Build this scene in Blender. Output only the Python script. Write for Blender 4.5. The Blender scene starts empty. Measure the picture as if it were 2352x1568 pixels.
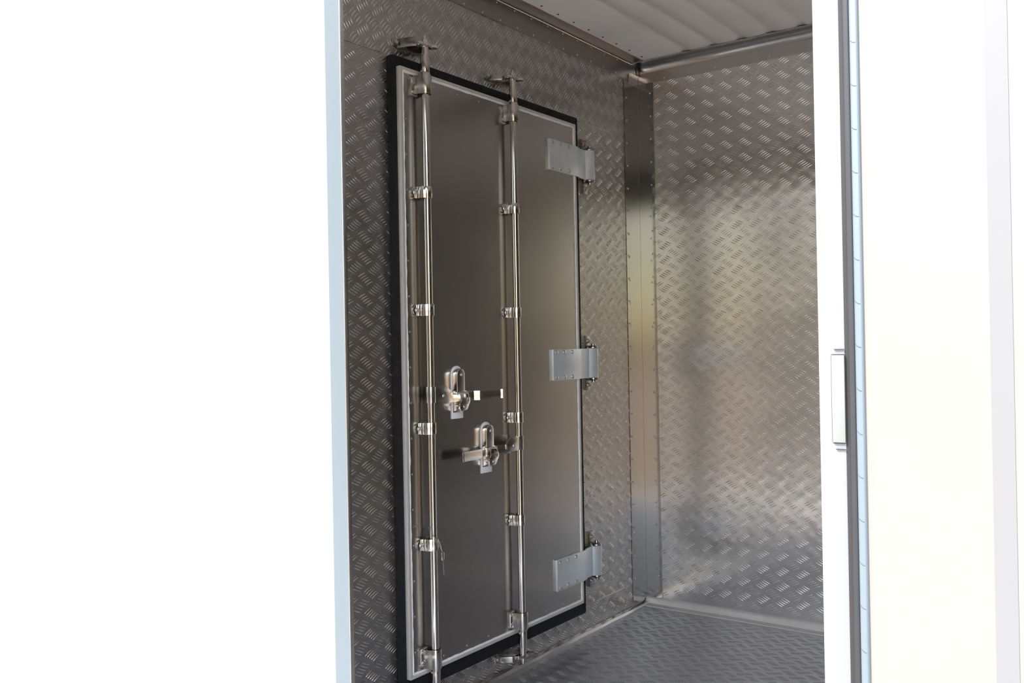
import bpy, bmesh, math, random
import numpy as np
from mathutils import Vector, Matrix
random.seed(4)
rng = np.random.default_rng(7)
S = bpy.context.scene
COL = S.collection
PI = math.pi

# ------------------------------------------------------------------ camera
def cam_setup():
    yaw, pitch, roll = (math.radians(a) for a in (36.117, 0.168, -1.042))
    fw = Vector((-math.sin(yaw) * math.cos(pitch), math.cos(yaw) * math.cos(pitch), math.sin(pitch)))
    rt = Vector((math.cos(yaw), math.sin(yaw), 0)); up = rt.cross(fw)
    r2 = rt * math.cos(roll) + up * math.sin(roll); u2 = -rt * math.sin(roll) + up * math.cos(roll)
    cd = bpy.data.cameras.new('camera'); co = bpy.data.objects.new('camera', cd); COL.objects.link(co)
    M = Matrix((r2, u2, -fw)).transposed().to_4x4(); M.translation = Vector((1.9058, -1.2634, 1.125))
    co.matrix_world = M
    cd.sensor_fit = 'HORIZONTAL'; cd.sensor_width = 36; cd.lens = 2128.56 / 2352 * 36
    cd.clip_start = 0.02; cd.clip_end = 200
    S.camera = co
cam_setup()

# ------------------------------------------------------------------ world, sun, exposure
SKY = 3.4; SUN = 10.0
def world_setup():
    w = bpy.data.worlds.new('overcast_sky'); S.world = w; w.use_nodes = True
    nt = w.node_tree; nt.nodes.clear(); N = nt.nodes.new; L = nt.links.new
    tc = N('ShaderNodeTexCoord'); sp = N('ShaderNodeSeparateXYZ'); L(tc.outputs['Generated'], sp.inputs[0])
    # far trees, roofs and yard along the horizon, then hazy white sky
    nz = N('ShaderNodeTexNoise'); nz.inputs['Scale'].default_value = 7; nz.inputs['Detail'].default_value = 4
    L(tc.outputs['Generated'], nz.inputs['Vector'])
    a = N('ShaderNodeMath'); a.operation = 'MULTIPLY_ADD'; a.inputs[1].default_value = 0.16; a.inputs[2].default_value = -0.08
    L(nz.outputs['Fac'], a.inputs[0])
    b = N('ShaderNodeMath'); b.operation = 'ADD'; L(sp.outputs['Z'], b.inputs[0]); L(a.outputs[0], b.inputs[1])
    m = N('ShaderNodeMapRange'); m.inputs['From Min'].default_value = -0.3; m.inputs['From Max'].default_value = 0.7
    L(b.outputs[0], m.inputs['Value'])
    r = N('ShaderNodeValToRGB'); cr = r.color_ramp
    pts = [(0.0, (.10, .09, .085)), (.27, (.22, .19, .17)), (.30, (.44, .32, .23)), (.335, (.74, .58, .35)),
           (.37, (.98, .93, .58)), (.42, (.80, .81, .70)), (.50, (1.1, 1.2, 1.34)), (1.0, (1.4, 1.56, 1.78))]
    while len(cr.elements) < len(pts): cr.elements.new(.5)
    for e, (p, c) in zip(cr.elements, pts): e.position = p; e.color = (*c, 1)
    L(m.outputs[0], r.inputs[0])
    bg = N('ShaderNodeBackground'); bg.inputs['Strength'].default_value = SKY
    out = N('ShaderNodeOutputWorld'); L(r.outputs[0], bg.inputs[0]); L(bg.outputs[0], out.inputs[0])
    sd = bpy.data.lights.new('sun', 'SUN'); sd.energy = SUN; sd.angle = math.radians(3); sd.color = (1, .96, .90)
    so = bpy.data.objects.new('sun', sd); COL.objects.link(so)
    d = Vector((.40, .54, -.74)).normalized()
    so.rotation_euler = d.to_track_quat('-Z', 'Y').to_euler(); so.location = (-3, -5, 8)
world_setup()
S.view_settings.view_transform = 'Standard'; S.view_settings.look = 'None'
S.view_settings.exposure = 0.0; S.view_settings.gamma = 1.0; S.view_settings.use_curve_mapping = False

# ------------------------------------------------------------------ materials
def new_mat(name):
    m = bpy.data.materials.new(name); m.use_nodes = True
    nt = m.node_tree; return m, nt, nt.nodes['Principled BSDF']

def grain(nt, p, aniso, tangent):
    """vertical mill grain: highlights spread across it"""
    v = nt.nodes.new('ShaderNodeCombineXYZ')
    for i in range(3): v.inputs[i].default_value = tangent[i]
    p.inputs['Anisotropic'].default_value = aniso; nt.links.new(v.outputs[0], p.inputs['Tangent'])

def metal(name, col, rough, dirt=0.12, rvar=0.06, scale=6.0, stretch=(1, 1, 1), bump=0.0, aniso=0.0, tangent=None):
    m, nt, p = new_mat(name); N = nt.nodes.new; L = nt.links.new
    p.inputs['Metallic'].default_value = 1
    tc = N('ShaderNodeTexCoord'); mp = N('ShaderNodeMapping'); mp.inputs['Scale'].default_value = stretch
    L(tc.outputs['Object'], mp.inputs[0])
    nz = N('ShaderNodeTexNoise'); nz.inputs['Scale'].default_value = scale; nz.inputs['Detail'].default_value = 6
    L(mp.outputs[0], nz.inputs['Vector'])
    mx = N('ShaderNodeMix'); mx.data_type = 'RGBA'; mx.inputs[6].default_value = (*[c * (1 - dirt) for c in col], 1)
    mx.inputs[7].default_value = (*[min(1, c * (1 + dirt)) for c in col], 1)
    L(nz.outputs['Fac'], mx.inputs[0]); L(mx.outputs[2], p.inputs['Base Color'])
    mr = N('ShaderNodeMapRange'); mr.inputs['To Min'].default_value = rough - rvar; mr.inputs['To Max'].default_value = rough + rvar
    L(nz.outputs['Fac'], mr.inputs['Value']); L(mr.outputs[0], p.inputs['Roughness'])
    if tangent: grain(nt, p, aniso, tangent)
    if bump:
        bp = N('ShaderNodeBump'); bp.inputs['Strength'].default_value = 1; bp.inputs['Distance'].default_value = bump
        L(nz.outputs['Fac'], bp.inputs['Height']); L(bp.outputs[0], p.inputs['Normal'])
    return m

def tread_metal(name, ax, ay, col, rough, quilt, tangent=None):
    """rolled five-bar plate: the bars are geometry, the sheet is gently quilted round them"""
    m, nt, p = new_mat(name); N = nt.nodes.new; L = nt.links.new
    p.inputs['Metallic'].default_value = 1
    if tangent: grain(nt, p, .85, tangent)
    g = N('ShaderNodeNewGeometry'); sp = N('ShaderNodeSeparateXYZ'); L(g.outputs['Position'], sp.inputs[0])
    def cosn(axis, pitch):
        a = N('ShaderNodeMath'); a.operation = 'MULTIPLY'; a.inputs[1].default_value = 2 * PI / pitch
        L(sp.outputs[axis], a.inputs[0])
        c = N('ShaderNodeMath'); c.operation = 'COSINE'; L(a.outputs[0], c.inputs[0]); return c
    q = N('ShaderNodeMath'); q.operation = 'MULTIPLY'
    L(cosn(ax, .08).outputs[0], q.inputs[0]); L(cosn(ay, .06).outputs[0], q.inputs[1])
    nz = N('ShaderNodeTexNoise'); nz.inputs['Scale'].default_value = 9; nz.inputs['Detail'].default_value = 3
    L(g.outputs['Position'], nz.inputs['Vector'])
    h = N('ShaderNodeMath'); h.operation = 'MULTIPLY_ADD'; h.inputs[1].default_value = 6.0
    L(nz.outputs['Fac'], h.inputs[0]); L(q.outputs[0], h.inputs[2])
    bp = N('ShaderNodeBump'); bp.inputs['Strength'].default_value = 1; bp.inputs['Distance'].default_value = quilt
    L(h.outputs[0], bp.inputs['Height']); L(bp.outputs[0], p.inputs['Normal'])
    n2 = N('ShaderNodeTexNoise'); n2.inputs['Scale'].default_value = 3.5; n2.inputs['Detail'].default_value = 7; n2.inputs['Roughness'].default_value = .65
    L(g.outputs['Position'], n2.inputs['Vector'])
    mx = N('ShaderNodeMix'); mx.data_type = 'RGBA'; mx.inputs[6].default_value = (*[c * .82 for c in col], 1)
    mx.inputs[7].default_value = (*[min(1, c * 1.14) for c in col], 1)
    L(n2.outputs['Fac'], mx.inputs[0]); L(mx.outputs[2], p.inputs['Base Color'])
    mr = N('ShaderNodeMapRange'); mr.inputs['To Min'].default_value = rough - .08; mr.inputs['To Max'].default_value = rough + .08
    L(n2.outputs['Fac'], mr.inputs['Value']); L(mr.outputs[0], p.inputs['Roughness'])
    return m

def satin(name, col, rough, metallic, dirt=.08):
    m = metal(name, col, rough, dirt, .08, 45.0)
    m.node_tree.nodes['Principled BSDF'].inputs['Metallic'].default_value = metallic
    return m

def paint(name, col, rough=.45, dirt=None, amount=.0, scale=5, spec=.5):
    m, nt, p = new_mat(name); N = nt.nodes.new; L = nt.links.new
    p.inputs['Roughness'].default_value = rough; p.inputs['Specular IOR Level'].default_value = spec
    tc = N('ShaderNodeTexCoord'); nz = N('ShaderNodeTexNoise'); nz.inputs['Scale'].default_value = scale
    nz.inputs['Detail'].default_value = 6
    L(tc.outputs['Object'], nz.inputs['Vector'])
    mr = N('ShaderNodeMapRange'); mr.inputs['From Min'].default_value = .45; mr.inputs['From Max'].default_value = .75
    mr.inputs['To Max'].default_value = amount
    L(nz.outputs['Fac'], mr.inputs['Value'])
    mx = N('ShaderNodeMix'); mx.data_type = 'RGBA'; mx.inputs[6].default_value = (*col, 1)
    mx.inputs[7].default_value = (*(dirt or [c * .6 for c in col]), 1)
    L(mr.outputs[0], mx.inputs[0]); L(mx.outputs[2], p.inputs['Base Color'])
    return m

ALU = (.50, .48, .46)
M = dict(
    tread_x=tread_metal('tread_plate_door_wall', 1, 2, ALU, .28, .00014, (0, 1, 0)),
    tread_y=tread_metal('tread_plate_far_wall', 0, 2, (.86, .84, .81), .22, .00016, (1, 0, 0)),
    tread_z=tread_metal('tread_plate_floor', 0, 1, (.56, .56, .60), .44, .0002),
    sheet=metal('plain_aluminium_sheet', (.49, .466, .443), .215, .08, .05, 3.0, (1, 1, .25)),
    trim=metal('aluminium_trim', (.62, .60, .575), .24, .08, .05, 5.0),
    angle=metal('smooth_aluminium_angle', (.37, .36, .345), .12, .06, .03, 4.0, (1, 1, .3)),
    oxide=metal('oxidised_aluminium', (.36, .325, .30), .30, .10, .05, 4.0),
    dark_steel=metal('dull_cast_steel', (.42, .395, .37), .22, .08, .05, 40.0),
    bar_y=metal('far_wall_tread_bars', (.84, .82, .79), .26, .05, .03, 30.0),
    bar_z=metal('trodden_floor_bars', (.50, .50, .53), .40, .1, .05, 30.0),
    bar_x=metal('burnished_tread_bars', (.78, .76, .73), .23, .05, .03, 30.0),
    bead_alu=satin('door_edge_aluminium', (.66, .635, .61), .42, .40),
    steel=metal('polished_stainless_steel', (.66, .625, .585), .14, .05, .03, 30.0),
    plate_steel=metal('pressed_stainless_steel', (.58, .55, .51), .20, .08, .05, 40.0),
    galv=satin('galvanised_steel', (.76, .82, .87), .36, .50, .12),
    rivet=metal('rivet_aluminium', (.75, .73, .70), .28, .05, .03, 40.0),
    rubber=paint('black_rubber_seal', (.008, .009, .012), .62, (.02, .02, .024), .6, 30, .3),
    grey_rubber=paint('grey_rubber_seal', (.028, .030, .034), .6, (.021, .022, .025), .5, 12, .3),
    sealant=paint('white_sealant', (.94, .93, .91), .5, (.7, .68, .66), .3, 40),
    plastic=paint('white_plastic', (.93, .95, .98), .4),
    white=paint('white_painted_steel', (.88, .88, .88), .4, (.75, .74, .72), .25, 4),
    jamb=paint('pale_painted_jamb', (.30, .345, .375), .45, (.26, .30, .32), .2, 9),
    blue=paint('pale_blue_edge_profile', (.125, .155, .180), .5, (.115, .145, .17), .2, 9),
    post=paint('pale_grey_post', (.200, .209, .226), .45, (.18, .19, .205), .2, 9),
    strike=paint('strike_plate_paint', (.196, .211, .206), .45, (.175, .187, .18), .3, 20),
    stile=paint('pale_grey_stile', (.150, .150, .158), .5),
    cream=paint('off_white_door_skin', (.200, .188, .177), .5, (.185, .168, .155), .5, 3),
    ceil=paint('white_ceiling_panel', (.90, .87, .845), .42, (.72, .69, .66), .5, 2.5),
    ground=paint('grey_yard_concrete', (.29, .22, .165), .9, (.22, .165, .12), .8, 1.2, .2),
    bounce_pale=paint('pale_bounce_concrete', (.50, .47, .43), .85, (.40, .37, .33), .6, 2.0, .2),  # for the unseen slab added to bounce light indoors
    wire=metal('steel_wire', (.55, .55, .55), .35, .1, .05, 80.0),
    dark=paint('dark_gap', (.02, .018, .018), .8),
)

# ------------------------------------------------------------------ mesh helpers
class MB:
    def __init__(s): s.bm = bmesh.new()
    def _add(s, b2, mi=0):
        me = bpy.data.meshes.new('tmp'); 
        for f in b2.faces: f.material_index = mi
        b2.to_mesh(me); b2.free(); s.bm.from_mesh(me); bpy.data.meshes.remove(me); return s
    def box(s, a, b, bev=0.0, mi=0, seg=2):
        b2 = bmesh.new(); a, b = Vector(a), Vector(b)
        lo = Vector([min(p, q) for p, q in zip(a, b)]); hi = Vector([max(p, q) for p, q in zip(a, b)])
        bmesh.ops.create_cube(b2, size=1)
        for v in b2.verts: v.co = Vector([lo[i] + (v.co[i] + .5) * (hi[i] - lo[i]) for i in range(3)])
        if bev: bmesh.ops.bevel(b2, geom=b2.edges[:], offset=bev, segments=seg, profile=.5, affect='EDGES', clamp_overlap=True)
        return s._add(b2, mi)
    def cyl(s, p0, p1, r0, r1=None, seg=24, bev=0.0, mi=0):
        r1 = r0 if r1 is None else r1
        p0, p1 = Vector(p0), Vector(p1); d = p1 - p0
        b2 = bmesh.new(); bmesh.ops.create_cone(b2, cap_ends=True, segments=seg, radius1=r0, radius2=r1, depth=d.length)
        if bev:
            ed = [e for e in b2.edges if len(e.link_faces) == 2 and any(len(f.verts) > 4 for f in e.link_faces)]
            bmesh.ops.bevel(b2, geom=ed, offset=bev, segments=2, profile=.5, affect='EDGES')
        bmesh.ops.transform(b2, matrix=Matrix.Translation((p0 + p1) / 2) @ d.to_track_quat('Z', 'Y').to_matrix().to_4x4(), verts=b2.verts)
        return s._add(b2, mi)
    def hexa(s, p0, p1, r, mi=0): return s.cyl(p0, p1, r, seg=6, bev=r * .12, mi=mi)
    def dome(s, c, n, r, h, seg=12, mi=0):
        b2 = bmesh.new(); bmesh.ops.create_uvsphere(b2, u_segments=seg, v_segments=8, radius=1)
        bmesh.ops.delete(b2, geom=[v for v in b2.verts if v.co.z < -.3], context='VERTS')
        q = Vector(n).to_track_quat('Z', 'Y').to_matrix().to_4x4()
        bmesh.ops.transform(b2, matrix=Matrix.Translation(c) @ q @ Matrix.Diagonal((r, r, h, 1)), verts=b2.verts)
        return s._add(b2, mi)
    def prism(s, pts, frame, depth, bev=0.0, mi=0, seg=2):
        """pts: 2D outline; frame=(origin,u,v,n): extruded along n by depth"""
        o, u, v, n = (Vector(x) for x in frame); b2 = bmesh.new()
        A = [b2.verts.new(o + u * x + v * y) for x, y in pts]; B = [b2.verts.new(o + u * x + v * y + n * depth) for x, y in pts]
        k = len(pts); fs = [b2.faces.new(A[::-1]), b2.faces.new(B)]
        for i in range(k): b2.faces.new((A[i], A[(i + 1) % k], B[(i + 1) % k], B[i]))
        bmesh.ops.recalc_face_normals(b2, faces=b2.faces[:])
        if bev:
            ed = [e for e in b2.edges if e.calc_face_angle(0) > .6]
            bmesh.ops.bevel(b2, geom=ed, offset=bev, segments=seg, profile=.5, affect='EDGES', clamp_overlap=True)
        return s._add(b2, mi)
    def tube(s, pts, r, seg=10, mi=0, closed=False):
        b2 = bmesh.new(); P = [Vector(p) for p in pts]; n = len(P); rings = []; up = None
        for i, p in enumerate(P):
            a = P[(i - 1) % n] if closed else P[max(i - 1, 0)]; b = P[(i + 1) % n] if closed else P[min(i + 1, n - 1)]
            t = (b - a).normalized()
            if up is None: up = t.orthogonal().normalized()
            up = (up - t * up.dot(t)).normalized(); w = t.cross(up)
            rr = r[i] if isinstance(r, (list, tuple)) else r
            rings.append([b2.verts.new(p + (up * math.cos(2 * PI * k / seg) + w * math.sin(2 * PI * k / seg)) * rr) for k in range(seg)])
        for i in range(n if closed else n - 1):
            A, B = rings[i], rings[(i + 1) % n]
            for k in range(seg): b2.faces.new((A[k], A[(k + 1) % seg], B[(k + 1) % seg], B[k]))
        if not closed: b2.faces.new(rings[0][::-1]); b2.faces.new(rings[-1])
        return s._add(b2, mi)
    def strip(s, prof, frame, width, th, bev=0.0, mi=0):
        """a bent flat bar: centre line prof in the (u,v) plane, thickness th, extruded along n by width"""
        L_, R_ = [], []; n = len(prof); P = [Vector((x, y)) for x, y in prof]
        for i, p in enumerate(P):
            d = (P[min(i + 1, n - 1)] - P[max(i - 1, 0)]).normalized(); nn = Vector((-d.y, d.x))
            L_.append(tuple(p + nn * th / 2)); R_.append(tuple(p - nn * th / 2))
        return s.prism(L_ + R_[::-1], frame, width, bev, mi)
    def build(s, name, mats, parent=None, sharp=32):
        me = bpy.data.meshes.new(name)
        vs = [v.co for v in s.bm.verts]
        lo = Vector([min(v[i] for v in vs) for i in range(3)]); hi = Vector([max(v[i] for v in vs) for i in range(3)])
        c = (lo + hi) / 2; c.z = lo.z
        for v in s.bm.verts: v.co -= c
        lim = math.radians(sharp)
        for f in s.bm.faces: f.smooth = True
        for e in s.bm.edges: e.smooth = not (len(e.link_faces) == 2 and e.calc_face_angle(0) > lim)
        s.bm.to_mesh(me); s.bm.free()
        for m in (mats if isinstance(mats, (list, tuple)) else [mats]): me.materials.append(m)
        o = bpy.data.objects.new(name, me); COL.objects.link(o)
        put(o, c, parent); return o

WLOC = {}
def put(o, wloc, parent=None):
    WLOC[o.name] = Vector(wloc)
    if parent: o.parent = parent; o.location = Vector(wloc) - WLOC[parent.name]
    else: o.location = wloc
def tag(o, label, cat, group=None, kind=None):
    o['label'] = label; o['category'] = cat
    if group: o['group'] = group
    if kind: o['kind'] = kind
    return o
def thing(name, loc, label, cat, group=None, kind=None):
    o = bpy.data.objects.new(name, None); COL.objects.link(o); o.empty_display_size = .05
    put(o, loc); return tag(o, label, cat, group, kind)
def dup(o, delta, parent=None):
    """copy of a thing or part with its children, shifted by delta in world space"""
    c = o.copy(); COL.objects.link(c)
    put(c, WLOC[o.name] + Vector(delta), parent)
    for ch in [x for x in bpy.data.objects if x.parent == o]: dup(ch, delta, c)
    return c

# tread bars -------------------------------------------------------
def bars(centres, hl=.0175, hw=.0022, h=.0021, bow=.0013):
    """centres: list of (u,v,angle,bowsign,height factor) -> vertex array (u,v,height), face index lists"""
    loc = []
    for t, k in [(-1, 0), (-.55, .8), (0, 1), (.55, .8), (1, 0)]:
        b = -bow * t * t
        if k == 0: loc.append((t * hl, b, -.0003))
        else: loc += [(t * hl, b + hw * k * q, z) for q, z in ((-1, -.0003), (-.6, h * k * .62), (0, h * k), (.6, h * k * .62), (1, -.0003))]
    loc = np.array(loc); n0 = len(loc)
    f = [(0, 1 + q, 2 + q) for q in range(4)] + [(n0 - 1, 12 + q, 11 + q) for q in range(4)]
    for a in (1, 6): f += [(a + q, a + 5 + q, a + 6 + q, a + 1 + q) for q in range(4)]
    C = np.array(centres); n = len(C)
    ca, sa = np.cos(C[:, 2])[:, None], np.sin(C[:, 2])[:, None]
    x = loc[None, :, 0]; y = loc[None, :, 1] * C[:, 3][:, None]
    U = C[:, 0][:, None] + ca * x - sa * y; V = C[:, 1][:, None] + sa * x + ca * y
    W = loc[None, :, 2] * C[:, 4][:, None]
    verts = np.stack([U, V, W], -1).reshape(-1, 3)
    faces = [tuple(i + n0 * k for i in ff) for k in range(n) for ff in f]
    return verts, faces

def tread_centres(u0, u1, v0, v1, keep, pu=.08, pv=.06, du=.0079, dv=.0057, ang=26, hs=1.0):
    out = []
    for i in range(int(math.floor(u0 / pu * 2)) - 1, int(u1 / pu * 2) + 2):
        for j in range(int(math.floor(v0 / pv * 2)) - 1, int(v1 / pv * 2) + 2):
            if (i + j) % 2: continue
            u, v = i * pu / 2, j * pv / 2
            s = 1 if i % 2 == 0 else -1
            for k in range(-2, 3):
                cu, cv = u + k * du, v - s * k * dv
                if u0 + .012 < cu < u1 - .012 and v0 + .008 < cv < v1 - .008 and keep(cu, cv):
                    out.append((cu, cv, s * math.radians(ang), s, hs))
    return out

def tread_wall(name, lo, hi, mat, centres, to3, parent=None, h=.0021, bar=None):
    """a slab with its rolled bars as one mesh; to3 maps (u,v,w)->xyz"""
    verts, faces = bars(centres, h=h)
    me = bpy.data.meshes.new(name)
    X = to3(verts)
    slab = [(x, y, z) for x in (lo[0], hi[0]) for y in (lo[1], hi[1]) for z in (lo[2], hi[2])]
    sf = [(0, 1, 3, 2), (4, 6, 7, 5), (0, 4, 5, 1), (2, 3, 7, 6), (0, 2, 6, 4), (1, 5, 7, 3)]
    n = len(X); V = np.concatenate([X, np.array(slab)]); F = faces + [tuple(i + n for i in f) for f in sf]
    c = (np.array(lo) + np.array(hi)) / 2; V = V - c
    me.from_pydata(V.tolist(), [], F); me.update()
    bm = bmesh.new(); bm.from_mesh(me); bm.faces.ensure_lookup_table()
    for f in bm.faces: f.smooth = True
    for f in bm.faces: f.material_index = 1
    for f in bm.faces[-6:]: f.smooth = False; f.material_index = 0
    # outward bars
    bm.to_mesh(me); bm.free()
    me.materials.append(mat); me.materials.append(bar or M['bar_x'])
    o = bpy.data.objects.new(name, me); COL.objects.link(o); put(o, c, parent); return o

# ------------------------------------------------------------------ setting
H = 2.315; D = 2.30; LEN = 4.6; OX0, OX1 = .592, 1.519; OT = 2.06; T = .06
DY0, DY1, DZ0, DZ1 = .7420, 1.7632, .092, 1.9867          # outer seal of the inner door

cw = tread_centres(.02, 2.185, 1.985, 2.245, lambda y, z: True, .062, .069, .0090, .0062, 50, .58)   # top sheet, laid the other way
cw += tread_centres(.02, 2.185, .01, 1.995, lambda y, z: not (DY0 + .005 < y < DY1 - .005 and DZ0 + .005 < z < DZ1 - .005))
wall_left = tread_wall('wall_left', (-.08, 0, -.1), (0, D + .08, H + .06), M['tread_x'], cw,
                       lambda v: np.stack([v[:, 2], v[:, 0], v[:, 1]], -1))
tag(wall_left, 'end wall of grey aluminium tread plate around the flat metal door', 'wall', kind='structure')
# lapped sheet joints of that wall
def seam(y0, y1, z):
    m = MB(); m.box((-.001, y0, z - .002), (.0016, y1, z + .0015), .0006)
    m.build('seam', M['trim'], wall_left)
seam(.0, .716, 1.991); seam(1.764, 2.18, 1.988); seam(1.764, 2.18, .106)

cb = tread_centres(.07, 2.7, .04, 2.235, lambda x, z: True)
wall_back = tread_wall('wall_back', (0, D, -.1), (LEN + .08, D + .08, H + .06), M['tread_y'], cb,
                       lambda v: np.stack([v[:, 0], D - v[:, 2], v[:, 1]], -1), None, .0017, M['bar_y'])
tag(wall_back, 'far wall of shiny aluminium tread plate facing the doorway', 'wall', kind='structure')

cf = tread_centres(.03, 2.6, .03, D - .06, lambda x, y: True)
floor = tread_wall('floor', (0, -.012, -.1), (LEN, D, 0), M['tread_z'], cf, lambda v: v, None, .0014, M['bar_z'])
tag(floor, 'dull grey tread plate floor with diamond pattern', 'floor', kind='structure')

m = MB(); m.box((LEN, -T, 0), (LEN + .08, D, H), 0)
tag(m.build('wall_right', M['sheet']), 'plain metal end wall opposite the inner door', 'wall', kind='structure')

# ceiling: white sheet with shallow pressed ribs running away from the doorway
m = MB()
prof = [(0, 0)]
for x in np.arange(.257, LEN, .12):
    prof += [(x - .022, 0), (x - .014, .006), (x + .014, .006), (x + .022, 0)]
prof += [(LEN, 0), (LEN, .06), (0, .06)]
m.prism([(x, z) for x, z in prof], ((0, -.012, H), (1, 0, 0), (0, 0, 1), (0, 1, 0)), D + .012)
ceiling = tag(m.build('ceiling', M['ceil'], sharp=80), 'white ribbed ceiling sheet of the container', 'ceiling', kind='structure')
m = MB(); m.dome((.083, .6, H), (0, 0, -1), .0045, .002)
rv = m.build('rivet', M['dark'], ceiling)
for k in range(1, 17): dup(rv, (0, .106 * k, 0), ceiling)

# exterior / doorway wall: header, sill and sides round a wide opening
m = MB()
m.box((-.98, .012, -.25), (-.082, .06, 2.6)); m.box((-2.6, -T, -.25), (-.98, .06, 2.6))
m.box((-.98, -T - .010, OT), (OX1, -.012, 2.6)); m.box((-.98, -T - .012, -.25), (OX1, -.013, -.004))
m.box((OX1 + .03, -T, -.25), (LEN + .4, -.012, 2.6))
wall_front = tag(m.build('wall_front', M['white']), 'white outer wall of the container around the doorway', 'wall', kind='structure')
m = MB()
m.box((OX1 + .03, -.0125, 0), (LEN, 0, H)); m.box((0, -.0125, OT), (OX1 + .03, 0, H))
m.build('inner_lining', M['sheet'], wall_front)

# big ribbed outer leaf standing slightly open, its free edge beside the view inside
la = math.radians(6.4); lu = Vector((-math.cos(la), math.sin(la), 0)); ln = Vector((-math.sin(la), -math.cos(la), 0))
LE = Vector((.754, -.2, 0))
lf = lambda z, off=0: (tuple(LE + ln * off + Vector((0, 0, z))), tuple(lu), tuple(ln), (0, 0, 1))
LL = 1.715
leaf2 = thing('door_3', tuple(LE + lu * LL * .5), 'big white ribbed outer door leaf filling the left of the view', 'door', kind='structure')
m = MB(); pr = [(.010, 0)]
for k in range(7):
    x = .2886 + .24 * k
    if x < LL - .05: pr += [(x - .014, 0), (x - .007, .006), (x + .007, .006), (x + .014, 0)]
pr += [(LL, 0), (LL, -.034), (.010, -.034)]
m.prism(pr, lf(.34), 1.67)
m.build('leaf_panel', M['white'], leaf2)
m = MB(); m.prism([(.0, .007), (LL, .007), (LL, -.034), (.0, -.034)], lf(.02), .236, .003); m.prism([(.0, .004), (LL, .004), (LL, -.034), (.0, -.034)], lf(.256), .085, .002)
m.build('bottom_rail', M['white'], leaf2)
m = MB(); m.prism([(.0, .006), (LL, .006), (LL, -.034), (.0, -.034)], lf(2.010), .05, .002)
m.build('top_rail', M['white'], leaf2)
m = MB(); m.prism([(.012, .0005), (.012, -.032), (.0, -.032), (.0, -.002), (.002, .0005)], lf(.02), 2.04)
m.build('edge_profile', M['jamb'], leaf2)
m = MB(); m.prism([(.016, -.0315), (.016, -.041), (-.0008, -.041), (-.0008, -.0315)], lf(.02), 2.04, .001)
m.build('edge_strip', M['trim'], leaf2)

# doorway post on the right
m = MB(); m.box((OX1, -T - .002, -.02), (OX1 + .034, -.002, OT), .002)
post = tag(m.build('trim_1', M['post']), 'narrow white post on the right side of the doorway', 'door frame', kind='structure')
m = MB(); m.box((OX1 + .032, -T - .0015, -.02), (OX1 + .046, -.004, OT), .001)
m.build('gap_lining', M['dark'], post)

# ------------------------------------------------------------------ aluminium trims
def rivets(parent, pts, n, r=.0042, h=.0026, mat=None):
    m = MB(); m.dome(pts[0], n, r, h); o = m.build('rivet', mat or M['rivet'], parent)
    for p in pts[1:]: dup(o, Vector(p) - Vector(pts[0]), parent)

m = MB()   # angle between door wall and ceiling
m.strip([(.0018, 2.236), (.0018, H - .012), (.004, H - .004), (.012, H - .0018), (.062, H - .0018)], ((0, 0, 0), (1, 0, 0), (0, 0, 1), (0, 1, 0)), D - .03, .003)
t3 = tag(m.build('trim_2', M['oxide']), 'dark plain metal angle between the door wall and ceiling', 'trim', kind='structure')
m = MB(); m.tube([(.0075, y, H - .0075) for y in np.linspace(.05, D - .06, 30)], .0016, 6); m.build('joint_bead', M['sheet'], t3)
rivets(t3, [(.003, .41 + .1 * k, 2.245) for k in range(18)], (1, 0, 0), .0035)
rivets(t3, [(.003, .46 + .104 * k, 2.302) for k in range(17)], (1, 0, 0), .0035)

m = MB()   # coved trim above the far wall
pr = [(D - .002, 2.229), (D - .002, 2.272)] + [(D - .002 - .038 * (1 - math.cos(a)), 2.272 + .038 * math.sin(a)) for a in np.linspace(.2, PI / 2, 8)]
pr += [(D - .06, H - .0035)]
m.strip(pr, ((.003, 0, 0), (0, 1, 0), (0, 0, 1), (1, 0, 0)), LEN - .01, .003)
t4 = tag(m.build('trim_3', M['trim']), 'pale rounded metal cove along the top of the far wall', 'trim', kind='structure')
rivets(t4, [(.13 + .115 * k, D - .004, 2.241) for k in range(14)], (0, -1, 0), .0035)
m = MB(); m.strip([(.0035, 2.222), (.0035, 2.245), (.006, 2.258), (.012, 2.266)], ((0, D - .085, 0), (1, 0, 0), (0, 0, 1), (0, 1, 0)), .08, .002)
m.build('end_cap', M['sheet'], t4)

m = MB()   # corner angle, both flanges
m.strip([(.0768, D - .0024), (.004, D - .0024), (.0024, D - .004), (.0024, 2.177)], ((0, 0, .026), (1, 0, 0), (0, 1, 0), (0, 0, 1)), 2.206, .0025)
t5 = tag(m.build('trim_4', M['angle']), 'vertical metal corner angle where the two tread plate walls meet', 'trim', kind='structure')
rivets(t5, [(.0036, 2.196, .127 + .0968 * k) for k in range(22)], (1, 0, 0))
rivets(t5, [(.0625, D - .0036, .125 + .0982 * k) for k in range(22)], (0, -1, 0))

m = MB()   # kerb along the foot of the far wall
m.prism([(D - .0005, .0), (D - .0005, .031), (D - .006, .031), (D - .012, .024), (D - .016, .006), (D - .024, .0035), (D - .045, .0025), (D - .046, 0)],
        ((.003, 0, 0), (0, 1, 0), (0, 0, 1), (1, 0, 0)), LEN - .01)
t6 = tag(m.build('trim_5', M['bead_alu']), 'pale metal kerb strip along the foot of the far wall', 'trim', kind='structure')
m = MB()   # joint along the foot of the door wall
pts = [(.012 + .002 * math.sin(k * 2.1), .02 + k * .0755, .0) for k in range(31)]
m.tube([(x - .008, y, z) for x, y, z in pts], [.012 + .003 * random.random() for _ in pts], 8)
tag(m.build('trim_6', M['trim']), 'dusty grey joint along the foot of the door wall', 'trim', kind='structure')

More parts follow.
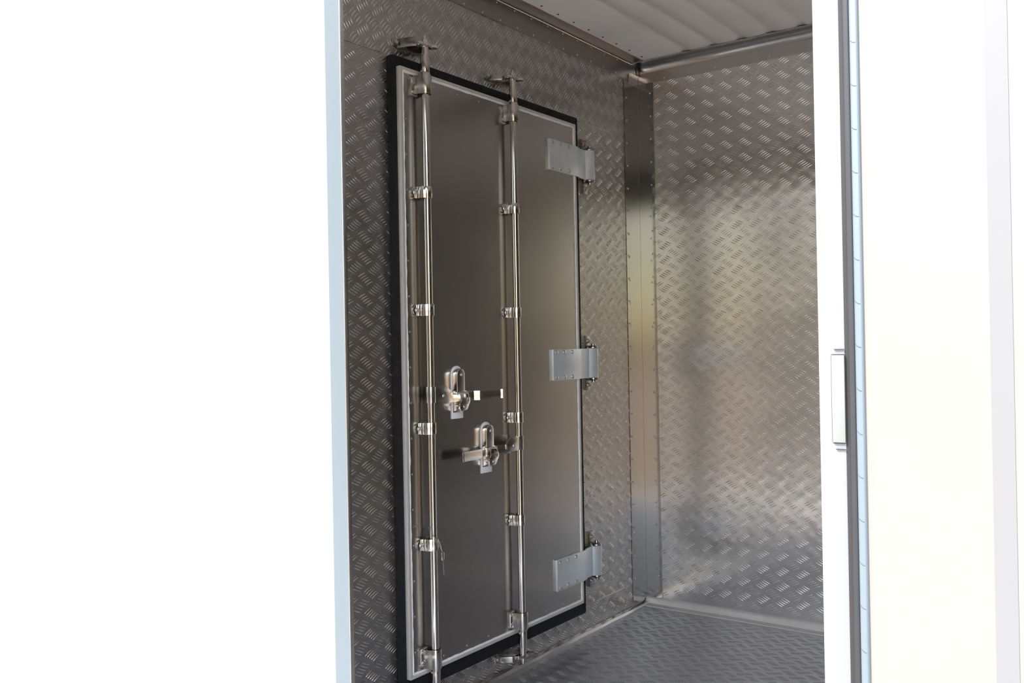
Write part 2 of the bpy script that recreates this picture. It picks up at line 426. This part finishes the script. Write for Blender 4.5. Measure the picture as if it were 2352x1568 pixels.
m = MB(); m.box((-30, -40, -.45), (30, 30, -.35))
tag(m.build('ground', M['ground']), 'bare grey yard ground outside the container', 'ground', kind='structure')

m = MB(); m.box((-3.2, -1.9, -.36), (6, -.03, -.32), .01)  # unseen pale slab, added to throw daylight up onto the ceiling
tag(m.build('bounce_slab', M['bounce_pale']), 'pale concrete slab added out of view to bounce light into the container', 'bounce slab', kind='structure')

# ------------------------------------------------------------------ inner door
door = thing('door_1', (0, (DY0 + DY1) / 2, DZ0), 'closed flat metal door with two vertical locking rods and a black seal', 'door', kind='structure')
PX = .038                                                   # face of the door skin
I0, I1, J0, J1 = .7551, 1.7258, .1403, 1.9537               # outer edge of the white metal edging
def frame(m, o, i, x0, x1, bev):
    (a, b, c, d), (e, f, g, h) = o, i                        # y0,y1,z0,z1
    m.prism([(a, c), (b, c), (f, g), (e, g)], ((x0, 0, 0), (0, 1, 0), (0, 0, 1), (1, 0, 0)), x1 - x0, bev)
    m.prism([(b, c), (b, d), (f, h), (f, g)], ((x0, 0, 0), (0, 1, 0), (0, 0, 1), (1, 0, 0)), x1 - x0, bev)
    m.prism([(b, d), (a, d), (e, h), (f, h)], ((x0, 0, 0), (0, 1, 0), (0, 0, 1), (1, 0, 0)), x1 - x0, bev)
    m.prism([(a, d), (a, c), (e, g), (e, h)], ((x0, 0, 0), (0, 1, 0), (0, 0, 1), (1, 0, 0)), x1 - x0, bev)
m = MB(); frame(m, (DY0, DY1, DZ0, DZ1), (I0 + .006, I1 - .006, J0 + .006, J1 - .006), .0005, .027, .003)
m.build('seal', M['rubber'], door)
m = MB(); W_ = .0118
frame(m, (I0, I1, J0, J1), (I0 + W_, I1 - W_, J0 + W_, J1 - W_), .004, .0425, .0025)
m.build('edging', M['bead_alu'], door)
m = MB(); m.box((.002, I0 + .004, J0 + .004), (PX, I1 - .004, J1 - .004))
m.build('door_skin', M['sheet'], door)
def bead(p, q):
    n = max(8, int((Vector(q) - Vector(p)).length / .018)); P, R_ = [], []
    for k in range(n + 1):
        v = Vector(p).lerp(Vector(q), k / n); P.append(v + Vector((0, random.uniform(-.0006, .0006), random.uniform(-.0006, .0006))))
        R_.append(.0038 + random.uniform(-.0007, .0010))
    m = MB(); m.tube(P, R_, 8); m.build('sealant_bead', M['sealant'], door)
e = W_ + .001
bead((PX + .001, I0 + e, J0 + e), (PX + .001, I0 + e, J1 - e)); bead((PX + .001, I1 - e, J0 + e), (PX + .001, I1 - e, J1 - e))
bead((PX + .001, I0 + e, J0 + e), (PX + .001, I1 - e, J0 + e)); bead((PX + .001, I0 + e, J1 - e), (PX + .001, I1 - e, J1 - e))
rp = [(PX, .783, .215 + .1058 * k) for k in range(17)] + [(PX, 1.700, .215 + .1058 * k) for k in range(17) if not any(abs(.215 + .1058 * k - z) < .065 for z in (1.812, 1.046, .283))]
rp += [(PX, .80 + .112 * k, z) for z in (.170, 1.924) for k in range(9)]
rivets(door, rp, (1, 0, 0), .0038, .0018, M['sheet'])

RX = .065; ROD_Y = (.8405, 1.2905); RR = .0116
BZ = (1.585, 1.232, .8768, .5285)
def half_round(r, y0, n=10):                                 # outline round end at left, pts (y,z)
    return [(y0 - r * math.sin(a), r * math.cos(a)) for a in np.linspace(0, PI, n)]

rods = []
for i, ry in enumerate(ROD_Y):
    m = MB(); m.cyl((RX, ry, .07), (RX, ry, 2.02), RR, seg=32)
    rod = m.build('locking_rod', M['steel'], door); rods.append(rod)
    for top in (1, 0):
        s = 1 if top else -1; z0 = 1.945 if top else .152
        m = MB(); m.cyl((RX, ry, z0), (RX, ry, z0 + s * .050), .0148, .0138, seg=28, bev=.001)
        m.cyl((RX, ry, z0 + s * .050), (RX, ry, z0 + s * .072), .0120, .0100, seg=24)
        m.build('end_collar', M['plate_steel'], rod)
        m = MB(); zc = z0 + s * .085                           # cam with two claws
        m.cyl((RX, ry, zc - .014), (RX, ry, zc + .014), .0115, seg=20, bev=.001)
        m.prism([(-.012, -.012), (.002, -.016), (.028, -.008), (.040, -.020), (.046, -.014), (.034, .006), (.012, .012), (-.010, .012)],
                ((RX - .004, ry, zc - .006), (0, 1, 0), (-1, 0, 0), (0, 0, 1)), .012, .0015)
        m.prism([(.010, -.012), (-.004, -.014), (-.026, -.004), (-.030, .010), (-.020, .014), (.008, .012)],
                ((RX - .004, ry, zc - .006), (0, 1, 0), (-1, 0, 0), (0, 0, 1)), .012, .0015)
        m.cyl((RX, ry, zc), (RX, ry, zc + s * .026), .0062, .0045, seg=16)
        m.build('cam', M['steel'], rod)

# saddle brackets on the rods
def bracket(ry, z):
    m = MB(); tip = ry - .0465; w = .0175
    out = [(tip + w - w * math.sin(a), w * math.cos(a)) for a in np.linspace(0, PI, 12)] + [(ry - .014, -w), (ry - .014, w)]
    m.prism(out, ((PX, 0, z), (0, 1, 0), (0, 0, 1), (1, 0, 0)), .0045, .001)
    # strap: up over the rod and down again
    r = RR + .0022
    pr = [(ry - .021, PX + .006), (ry - .020, RX - .004), (ry - .0185, RX + .001)] + [(ry - r * math.cos(a), RX + r * math.sin(a)) for a in np.linspace(.35, PI - .1, 12)] + [(ry + r, PX + .006), (ry + r + .001, PX + .003), (ry + r + .009, PX + .002)]
    m.strip(pr, ((0, 0, z - w), (0, 1, 0), (1, 0, 0), (0, 0, 1)), 2 * w, .0032, .0006)
    m.box((PX + .003, ry - .026, z - w), (PX + .014, ry - .020, z + w), .0015)
    b = m.build('rod_bracket', M['steel'], door)
    m = MB(); m.dome((PX + .004, tip + .014, z), (1, 0, 0), .0072, .0062, 16); m.build('rivet', M['rivet'], b)
    return b
b0 = bracket(ROD_Y[0], BZ[0])
for i, ry in enumerate(ROD_Y):
    for k, z in enumerate(BZ):
        if i or k: dup(b0, (0, ry - ROD_Y[0], z - BZ[0]), door)

# end bearings: ribbed flange and half sleeve
def bearing(ry, z0, z1, top):
    m = MB(); y0 = ry - .0425
    m.box((PX, y0, z0), (PX + .004, ry - .010, z1), .0015)
    m.tube([(PX + .006, ry - .016, z0 + .001), (PX + .006, y0 + .006, z0 + .002), (PX + .006, y0 + .0015, z0 + .006), (PX + .006, y0 + .0015, z1 - .006),
            (PX + .006, y0 + .006, z1 - .002), (PX + .006, ry - .016, z1 - .001)], .0022, 8)
    r = .0172
    pr = [(ry - .026, PX + .003), (ry - .0215, PX + .010), (ry - r - .0015, RX - .004)] + [(ry - r * math.cos(a), RX + r * math.sin(a)) for a in np.linspace(.25, PI, 14)] + [(ry + r, PX + .004)]
    dz = .006 if top else -.006
    m.strip(pr, ((0, 0, z0 + dz), (0, 1, 0), (1, 0, 0), (0, 0, 1)), z1 - z0, .0042, .0008)
    m.cyl((RX, ry, (z1 if top else z0) + dz * .5), (RX, ry, (z1 if top else z0) + dz * 2.4), .0178, .0152, seg=28)
    b = m.build('end_bearing', M['plate_steel'], door)
    for zz in (z0 + .012, z1 - .012):
        m = MB(); m.dome((PX + .004, ry - .0345, zz), (1, 0, 0), .0058, .005, 14); m.build('bolt', M['rivet'], b)
    return b
bt = bearing(ROD_Y[0], 1.874, 1.930, True); dup(bt, (0, ROD_Y[1] - ROD_Y[0], 0), door)
bb = bearing(ROD_Y[0], .165, .221, False); dup(bb, (0, ROD_Y[1] - ROD_Y[0], 0), door)

# handles: hub plate on the rod, bar lying through its catch
def handle(ry, z, s):
    """s=+1: bar runs away from the rod to +y"""
    m = MB(); f = ((RX + .004, ry, z), (0, s, 0), (0, 0, 1), (1, 0, 0))
    m.prism([(.004, -.022), (.068, -.022), (.084, -.012), (.084, .010), (.062, .025), (.004, .025)], f, .0065, .0012)
    m.cyl((RX, ry, z - .023), (RX, ry, z + .026), RR + .0035, seg=28, bev=.001)
    h = m.build('lock_handle', M['plate_steel'], door)
    m = MB(); m.dome((RX + .010, ry + s * .046, z - .004), (1, 0, 0), .0062, .005, 16); m.build('rivet', M['rivet'], h)
    m = MB()
    pr = [(.060, .070), (.090, .066), (.115, .058), (.205, .058), (.213, .064), (.222, .078), (.232, .081), (.318, .080), (.326, .082), (.330, .090)]
    P = [(ry + s * a, b) for a, b in pr]
    m.strip(P, ((0, 0, z - .027), (0, 1, 0), (1, 0, 0), (0, 0, 1)), .030, .005, .0008)
    m.build('lever', M['steel'], h)
    return h
H1Z, H2Z = .976, .789
handle(ROD_Y[0], H1Z, 1); handle(ROD_Y[1], H2Z, -1)

def arch(w, h, n=12):                                        # arch outline, base centre at origin
    r = w / 2; return [(-r, 0), (r, 0)] + [(r * math.cos(a), h - r + r * math.sin(a)) for a in np.linspace(0, PI, n)]
def catch(yc, z):
    """yc: centre of the white backing; z: level of the lever bar"""
    m = MB(); m.prism(arch(.056, .166), ((PX, yc, z - .080), (0, 1, 0), (0, 0, 1), (1, 0, 0)), .003, .0006)
    c = m.build('handle_catch', M['plastic'], door)
    m = MB()                                                  # swing cover above the bar: dished arch with flange
    m.prism(arch(.040, .074), ((PX + .0032, yc - .006, z + .004), (0, 1, 0), (0, 0, 1), (1, 0, 0)), .022, .003, seg=3)
    m.box((PX + .010, yc - .034, z + .001), (PX + .026, yc + .020, z + .008), .002)
    cv = m.build('catch_cover', M['steel'], c)
    m = MB(); m.dome((PX + .0245, yc - .006, z + .058), (1, 0, 0), .0048, .0038, 14); m.cyl((PX + .028, yc - .034, z + .002), (PX + .028, yc + .022, z + .002), .0034, seg=12)
    m.build('pivot', M['rivet'], c)
    m = MB()                                                  # hook holding the bar from below
    m.box((PX + .003, yc - .024, z - .060), (PX + .006, yc + .022, z + .004), .001)
    for yy in (yc - .022, yc + .016):
        m.prism([(0, .004), (.030, .0), (.034, -.022), (.018, -.050), (0, -.058)], ((PX + .003, yy, z), (1, 0, 0), (0, 0, 1), (0, 1, 0)), .004, .001)
    m.box((PX + .004, yc - .024, z - .040), (PX + .034, yc + .020, z - .034), .0015)
    m.prism([(-.022, -.014), (.026, -.014), (.030, -.026), (.012, -.052), (-.016, -.056), (-.022, -.046)], ((PX + .029, yc, z), (0, 1, 0), (0, 0, 1), (1, 0, 0)), .004, .001)
    m.build('hook', M['steel'], c)
    m = MB(); m.dome((PX + .033, yc - .004, z - .042), (1, 0, 0), .0045, .0035, 12); m.build('rivet', M['rivet'], c)
    return c
c1 = catch(.9945, .974); dup(c1, (0, 1.1395 - .9945, .786 - .974), door)

# hinges: galvanised strap bolted on the door, rolled round the pin
def hinge(z):
    m = MB(); h = .113; y0, y1, yk, xk, r = 1.537, 1.690, 1.833, .036, .017
    pr = [(y0, PX + .0068), (1.722, PX + .0068), (1.732, PX + .0050), (1.768, PX - .006), (yk - .036, PX - .008), (yk - .027, PX - .006), (yk - .020, PX + .004)]
    pr += [(yk + r * math.cos(a), xk + r * math.sin(a)) for a in np.linspace(2.35, -2.2, 20)]
    m.strip(pr, ((0, 0, z - h / 2), (0, 1, 0), (1, 0, 0), (0, 0, 1)), h, .0058, .0008)
    m.box((PX, y0 + .001, z - h / 2 + .001), (PX + .0045, I1 - W_ - .004, z + h / 2 - .001), .0005)
    hg = m.build('hinge', M['galv'], door)
    for yy in (1.555, 1.608, 1.664):
        for zz in (z - .046, z + .046):
            m = MB(); m.cyl((PX + .009, yy, zz), (PX + .0108, yy, zz), .0082, seg=16)
            m.hexa((PX + .0105, yy, zz), (PX + .0155, yy, zz), .0066); m.build('bolt', M['rivet'], hg)
    m = MB(); m.cyl((xk, yk, z - .075), (xk, yk, z + .075), .0085, seg=18, bev=.001)
    for q in (-1, 1): m.cyl((xk, yk, z + q * .0575), (xk, yk, z + q * .063), .019, seg=24, bev=.001)
    m.build('hinge_pin', M['trim'], hg)
    return hg
HZ = (1.813, 1.0465, .2825)
h0 = hinge(HZ[0])
for z in HZ[1:]: dup(h0, (0, 0, z - HZ[0]), door)

# wall side of the hinges
HB = ['upper hinge bracket screwed to the tread plate beside the seal', 'middle hinge bracket screwed to the tread plate beside the seal',
      'lower hinge bracket screwed to the tread plate beside the seal']
def hinge_bracket(z):
    t = thing('hinge_bracket', (0, 1.845, z - .106), HB[0], 'bracket', 'hinge brackets on the wall')
    m = MB(); m.box((.0, 1.818, z - .106), (.009, 1.858, z + .106), .0012); bp = m.build('base_plate', M['oxide'], t)
    for q in (-1, 1):
        zz = z + q * .0655
        m = MB(); m.prism([(.008, 1.826), (.008, 1.866), (.030, 1.852), (.048, 1.840), (.050, 1.830), (.044, 1.820), (.030, 1.818)], ((0, 0, zz - .0022), (1, 0, 0), (0, 1, 0), (0, 0, 1)), .0044, .0008)
        m.build('lug', M['oxide'], t)
        m = MB(); m.cyl((.009, 1.839, z + q * .086), (.011, 1.839, z + q * .086), .010, seg=16); m.hexa((.011, 1.839, z + q * .086), (.018, 1.839, z + q * .086), .0078)
        m.cyl((.018, 1.839, z + q * .086), (.024, 1.839, z + q * .086), .0042, seg=12)
        m.build('bolt', M['rivet'], t)
    return t
hb = hinge_bracket(HZ[0])
for k in (1, 2): dup(hb, (0, 0, HZ[k] - HZ[0]))['label'] = HB[k]

# keepers for the rod cams
def keeper(yc, zc, s, hood):
    t = thing('cam_keeper', (0, yc, zc - .02), '', 'cam keeper', 'cam keepers on the door wall')
    m = MB()
    out = [(-.062 - .014 * math.sin(a), .014 * math.cos(a)) for a in np.linspace(0, PI, 9)] + [(.062 + .014 * math.sin(a), -.014 * math.cos(a)) for a in np.linspace(0, PI, 9)]
    m.prism(out, ((0, yc, zc), (0, 1, 0), (0, 0, 1), (1, 0, 0)), .004, .001)
    m.build('base_plate', M['dark_steel'], t)
    fr = ((0, yc, zc - .014), (0, 1, 0), (1, 0, 0), (0, 0, 1))
    k = 1 if hood else .72
    m = MB(); m.strip([(-.050, .004), (-.042, .030 * k), (-.030, .058 * k), (-.012, .064 * k)], fr, .028 * k, .005, .001); m.build('claw', M['dark_steel'], t)
    m = MB(); m.strip([(.050, .004), (.044, .026 * k), (.034, .046 * k), (.022, .052 * k)], fr, .028 * k, .005, .001); m.build('claw', M['dark_steel'], t)
    if hood:
        m = MB(); m.prism([(-.044, .003), (.046, .003), (.030, .050), (-.026, .060)], ((0, yc, zc + s * .0145 - .002), (0, 1, 0), (1, 0, 0), (0, 0, 1)), .004, .001)
        m.build('hood', M['dark_steel'], t)
    for q in (-1, 1):
        m = MB(); m.hexa((.004, yc + q * .062, zc), (.011, yc + q * .062, zc), .0078); m.build('bolt', M['rivet'], t)
    return t
k = keeper(ROD_Y[0], 2.034, 1, True); k['label'] = 'dull metal keeper above the rod farther from the hinges'
k = keeper(ROD_Y[1], 2.034, 1, False); k['label'] = 'dull metal keeper above the rod nearer the hinges'
k = keeper(ROD_Y[1], .062, -1, False); k['label'] = 'dull metal keeper near the floor under the rod nearer the hinges'

# wire seal hanging on the lowest bracket of the first rod
ws = thing('wire_seal', (.08, .85, .45), 'thin wire seal looped round the lowest bracket of the rod farther from the hinges', 'seal')
ry = ROD_Y[0]; m = MB()
m.tube([(.083, ry + .019, .500), (.084, ry + .012, .513), (.087, ry - .006, .536), (.083, ry - .020, .560), (.074, ry - .022, .578), (.062, ry - .016, .582), (.052, ry + .004, .572),
        (.056, ry + .022, .552), (.070, ry + .024, .525), (.081, ry + .021, .502)], .0013, 8)
m.tube([(.084, ry + .0205, .478), (.083, ry + .023, .462), (.085, ry + .022, .447), (.083, ry + .026, .432)], .0013, 8)
m.build('wire_loop', M['wire'], ws)
m = MB(); m.box((.0795, ry + .0145, .478), (.0875, ry + .0255, .503), .003); m.build('crimp', M['rivet'], ws)

# ------------------------------------------------------------------ opened outer leaf on the right
HX = 1.568
leaf = thing('door_2', (HX, -T - .003, -.02), 'open off-white outer door leaf at the right of the doorway', 'door', kind='structure')
ang = math.radians(-9); u = Vector((math.cos(ang), math.sin(ang), 0)); nrm = Vector((u.y, -u.x, 0))   # nrm faces the camera
fr = lambda z0, off=0: ((HX, -T - .006, z0), tuple(u), tuple(nrm), (0, 0, 1))
m = MB(); m.prism([(.010, 0), (.85, 0), (.85, -.05), (.010, -.05)], fr(-.02), 2.06)
pan = m.build('leaf_panel', M['cream'], leaf)
m = MB(); m.prism([(.158, -.004), (.158, .0006), (.182, .0006), (.182, -.004)], fr(-.02), 2.06)
m.build('stile', M['stile'], leaf)
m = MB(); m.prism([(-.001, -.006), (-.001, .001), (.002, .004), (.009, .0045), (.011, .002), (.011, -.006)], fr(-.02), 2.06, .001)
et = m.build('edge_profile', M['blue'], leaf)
m = MB()
for z in np.arange(.35, 1.95, .0545):
    P = [Vector((HX, -T - .006, z + .004 * (1 - t) ** 2)) + u * (.001 + .0075 * t) + nrm * (.0035 + .0012 * min(1, t * 3)) for t in np.linspace(0, 1, 6)]
    m.tube(P, .0002, 5)
m.build('crease', M['grey_rubber'], leaf)
m = MB(); m.prism([(-.0125, -.014), (-.0125, -.004), (-.009, .001), (-.003, .0015), (-.001, .0), (-.001, -.014)], fr(-.02), 2.06, .001)
m.build('seal', M['grey_rubber'], leaf)

# latch plate let into the white post
lp = thing('strike_plate', (1.545, -T - .004, .98), 'pale rectangular strike plate let into the white post', 'strike plate')
m = MB(); z0, z1 = .992, 1.1035
m.box((1.5362, -T - .0055, z0), (1.5525, -T - .0015, z1), .0008)
m.build('plate', M['strike'], lp)
m = MB()
for z, y0 in ((z0 - .0085, 1.5400), (z0 - .0008, 1.5372), (z1 + .0008, 1.5362), (z1 + .0075, 1.5395)):
    m.box((y0, -T - .0045, z - .0003), (1.5518, -T - .0018, z + .0003))
m.box((1.5354, -T - .0035, z0), (1.5361, -T - .0018, z1))
m.build('groove', M['grey_rubber'], lp)
